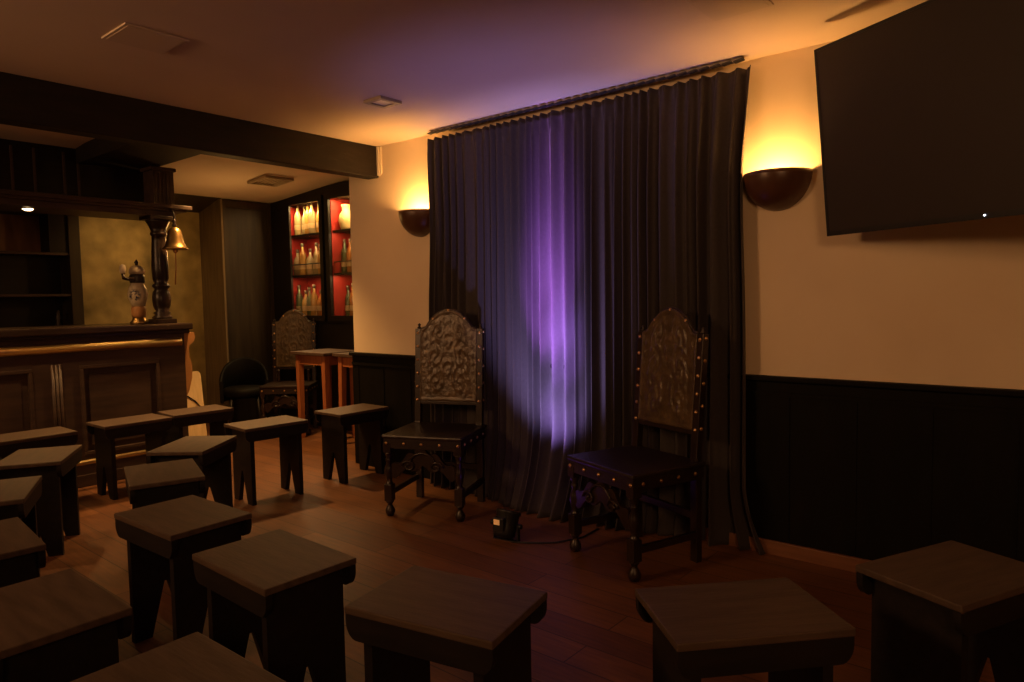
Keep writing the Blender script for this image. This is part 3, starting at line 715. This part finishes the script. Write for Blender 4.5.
def put(kind, liq, x, z, label, group):
    k = (kind, liq)
    if k not in PROTO: PROTO[k] = o = bottle_proto(kind, liq)
    else: o = copy_tree(PROTO[k])
    o.scale = (1.06, 1.06, 1.12)
    o.location = (x, CY + .14 + random.uniform(-.02, .03), z); o.rotation_euler = (0, 0, random.uniform(-.4, .4))
    tag(o, label, 'bottle', group)
desc = {0: 'pale', 1: 'amber', 2: 'dark green', 3: 'golden'}
def row(xs, z, kinds, where, group):
    for i, (x, (kd, lq)) in enumerate(zip(xs, kinds)):
        put(kd, lq, x, z, '%s %s bottle %s' % (ORD[i], desc[lq], where), group)
xl = [-6.36, -6.27, -6.18, -6.09, -6.00]
row(xl, 1.933, [('tall', 0), ('slim', 0), ('tall', 3), ('tall', 0), ('slim', 3)], 'from the corner on the top shelf of the cabinet', 'bottles on the top shelf')
row(xl, 1.523, [('round', 0), ('tall', 3), ('round', 0), ('tall', 0), ('slim', 3)], 'from the corner on the middle shelf of the cabinet', 'bottles on the middle shelf')
row(xl, 1.095, [('tall', 2), ('round', 3), ('slim', 2), ('tall', 3), ('round', 1)], 'from the corner on the cabinet floor', 'bottles on the cabinet floor')
row([-5.595, -5.505, -5.415], 1.523, [('tall', 2), ('tall', 1), ('round', 3)], 'past the central post on the middle shelf', 'bottles on the middle shelf')
row([-5.595, -5.505, -5.415], 1.095, [('slim', 2), ('tall', 1), ('round', 1)], 'past the central post on the cabinet floor', 'bottles on the cabinet floor')
jug = thing('golden_jug', 'pale gold glowing jug on the top shelf behind the cream wall edge', 'jug', (-5.545, CY + .15, 1.933))
MB().lathe([(0, 0), (.055, 0), (.070, .03), (.085, .09), (.075, .15), (.045, .19), (.050, .235), (.056, .245), (.046, .24), (.038, .19), (0, .18)], 24).build('jug_body', M['gold_ceramic'], jug)
MB().tube([(.045, 0, .225), (.085, 0, .215), (.115, 0, .17), (.11, 0, .12), (.078, 0, .085)], .009, 8).build('handle', M['gold_ceramic'], jug)

# ------------------------------------------------------------------ tables in the back corner
def table(label, x0, x1, y0, y1, h, splay):
    root = thing('pub_table', label, 'table', ((x0 + x1) / 2, (y0 + y1) / 2, 0), 0, 'reddish pub tables')
    w, d = (x1 - x0) / 2, (y1 - y0) / 2
    MB().box(-w, w, -d, d, h - .026, h, bev=.004).build('table_top', M['bar_wood'], root)
    i = .045
    a = MB().box(-w + i, w - i, -d + i, -d + i + .02, h - .115, h - .026).box(-w + i, w - i, d - i - .02, d - i, h - .115, h - .026).box(-w + i, -w + i + .02, -d + i, d - i, h - .115, h - .026).box(w - i - .02, w - i, -d + i, d - i, h - .115, h - .026)
    a.build('apron', M['red_wood'], root)
    for sx in (-1, 1):
        for sy in (-1, 1):
            cx_, cy_ = sx * (w - i - .015), sy * (d - i - .015); l = MB(); vs = []
            bm = l.bm; t, b_ = .026, .020
            hi = [bm.verts.new((cx_ + p * t, cy_ + q * t, h - .027)) for p, q in ((-1, -1), (1, -1), (1, 1), (-1, 1))]
            lo = [bm.verts.new((cx_ + sx * splay + p * b_, cy_ + sy * splay + q * b_, 0)) for p, q in ((-1, -1), (1, -1), (1, 1), (-1, 1))]
            bm.faces.new(hi); bm.faces.new(lo[::-1])
            for k in range(4): bm.faces.new((hi[k], lo[k], lo[(k + 1) % 4], hi[(k + 1) % 4]))
            l.build('leg', M['red_wood'], root)
    return root
table('dark topped table with reddish legs standing before the far studded chair', -5.60, -5.09, 3.60, 4.02, .80, .0)
table('dark topped table with a splayed reddish leg at the cream wall edge', -5.02, -4.36, 3.64, 4.04, .80, .012)

# dark tub chair in the corner
tb = thing('tub_chair', 'black round-backed tub chair in the dark corner before the door panel', 'chair', (-6.36, 3.57, 0), R(60))
tb.scale = (.88, .88, .95)
sl = MB().lathe([(0, .36), (.20, .36), (.225, .375), (.225, .43), (.20, .45), (0, .455)], 28); sl.build('seat', M['black_seat'], tb)
outer = []; bkm = bmesh.new(); n_ = 24; rings = []
for k in range(n_ + 1):
    a = PI * (-.08 + 1.16 * k / n_); hgt = .52 + .22 * math.sin(max(0, min(PI, a))) ** .8
    q = []
    for r_, z_ in ((.225, .30), (.255, .30), (.262, hgt - .02), (.25, hgt), (.235, hgt), (.222, hgt - .02)):
        q.append(bkm.verts.new((r_ * math.cos(a), r_ * math.sin(a), z_)))
    rings.append(q)
for A, B in zip(rings, rings[1:]):
    for k in range(6): 
        f_ = bkm.faces.new((A[k], B[k], B[(k + 1) % 6], A[(k + 1) % 6])); f_.smooth = True
bkm.faces.new(rings[0]); bkm.faces.new(rings[-1][::-1])
mb = MB(); mb.bm.free(); mb.bm = bkm; mb.build('backrest', M['black_seat'], tb)
for sx in (-1, 1):
    for sy in (-1, 1): MB().tube([(sx * .13, sy * .13, .365), (sx * .17, sy * .17, 0)], [.02, .014], 8).build('leg', M['black_wood'], tb)

# ------------------------------------------------------------------ lights
def light(kind, name, loc, power, col, **kw):
    d = bpy.data.lights.new(name, kind); d.energy = power; d.color = col
    for k, v in kw.items(): setattr(d, k, v)
    o = bpy.data.objects.new(name, d); COL.objects.link(o); o.location = loc
    return o
def aim(o, target):
    o.rotation_euler = (Vector(target) - Vector(o.location)).to_track_quat('-Z', 'Y').to_euler()
WARM = (1, .51, .15)
for i, (x, y, z) in enumerate(SC):
    light('POINT', 'sconce_lamp', (x, y - .088, z - .058), (11, 17)[i], WARM, shadow_soft_size=.03)
# purple stage beam
for pw, cone, x, z, col in ((140, 30, -2.33, .55, (.40, .24, 1)), (400, 20, -2.31, .90, (.40, .20, 1)), (700, 21, -2.40, 1.15, (.46, .15, 1)), (520, 13, -2.29, 1.05, (.40, .20, 1)), (900, 17, -2.36, 1.50, (.46, .16, 1))):
    pb_ = light('SPOT', 'stage_beam', (-2.285, 2.742, .178), pw, col, spot_size=R(cone), spot_blend=1., shadow_soft_size=.03)
    aim(pb_, (x, 3.24, z))
pb2 = light('SPOT', 'stage_beam_spill', (-2.285, 2.742, .178), 130, (.50, .40, 1), spot_size=R(68), spot_blend=1., shadow_soft_size=.04)
aim(pb2, (-2.36, 3.24, .95))
pb3 = light('SPOT', 'stage_beam_spill', (-2.285, 2.742, .178), 42, (.46, .34, 1), spot_size=R(66), spot_blend=1., shadow_soft_size=.04)
aim(pb3, (-2.25, 3.08, 2.35))
# bar: downlights under the canopy, then unseen aisle and corner lights
for (x, y, z, pw, tgt) in ((-5.47, 1.577, 1.895, 65, (-5.0, 1.577, 0)), (-6.35, 2.75, 2.15, 8, (-7.0, 2.75, 1.5))):
    s = light('SPOT', 'bar_downlight', (x, y, z), pw, (1, .54, .16), spot_size=R(110), spot_blend=.9, shadow_soft_size=.03); aim(s, tgt)
s = light('SPOT', 'unseen_aisle_spot', (-5.05, 2.75, 2.33), 170, (1, .52, .17), spot_size=R(96), spot_blend=.7, shadow_soft_size=.05); aim(s, (-5.0, 2.75, 0))
light('POINT', 'corner_fill', (-5.85, 3.25, 1.72), 6.5, (1, .49, .13), shadow_soft_size=.05)  # added fill with no fitting, lifts the back ceiling and corner
s = light('SPOT', 'unseen_aisle_spot', (-4.75, 1.0, 2.33), 60, (1, .54, .20), spot_size=R(100), spot_blend=.8, shadow_soft_size=.05); aim(s, (-4.9, 1.3, 0))  # spot added to brighten the bar front, rail and nearby stool tops
# cabinet strips
for x, w in ((-6.12, .5), (-5.3, .6)):
    for z, pw in ((1.912, 1.8), (1.502, 1.8)):
        light('AREA', 'cabinet_lamp', (x, CY + .07, z), pw, (1, .58, .24), shape='RECTANGLE', size=w, size_y=.02)
    a = light('AREA', 'cabinet_lamp', (x, CY + .06, 2.229), 8.0, (1, .60, .22), shape='RECTANGLE', size=w, size_y=.03)
# unseen fill spots added behind the viewer to brighten the room
for (x, y, z, pw, tgt) in ((-3.4, -1.3, 2.2, 195, (-1.6, 3.3, 1.7)), (1.3, -1.1, 2.2, 130, (-1.4, 3.3, 1.7)), (-4.9, -1.2, 2.1, 60, (-5.3, 2.0, .9))):
    s = light('SPOT', 'room_fill', (x, y, z), pw, (1, .49, .20), spot_size=R(112), spot_blend=1., shadow_soft_size=.38); aim(s, tgt)

w = bpy.data.worlds.new('World'); scene.world = w; w.use_nodes = True
w.node_tree.nodes['Background'].inputs['Color'].default_value = (0, 0, 0, 1)

# ------------------------------------------------------------------ camera
cam = bpy.data.cameras.new('Camera'); co = bpy.data.objects.new('Camera', cam); COL.objects.link(co)
cam.sensor_width = 36; cam.lens = 695.5 / 1024 * 36; cam.clip_start = .02
co.matrix_world = T(0, 0, 1.25) @ Matrix.Rotation(R(39.494), 4, 'Z') @ Matrix.Rotation(PI / 2 - .06157, 4, 'X') @ Matrix.Rotation(-.01756, 4, 'Z')
scene.camera = co
vs = scene.view_settings
vs.view_transform = 'Standard'; vs.look = 'None'; vs.gamma = 1; vs.exposure = 0; vs.use_curve_mapping = False
scene.cycles.max_bounces = 10
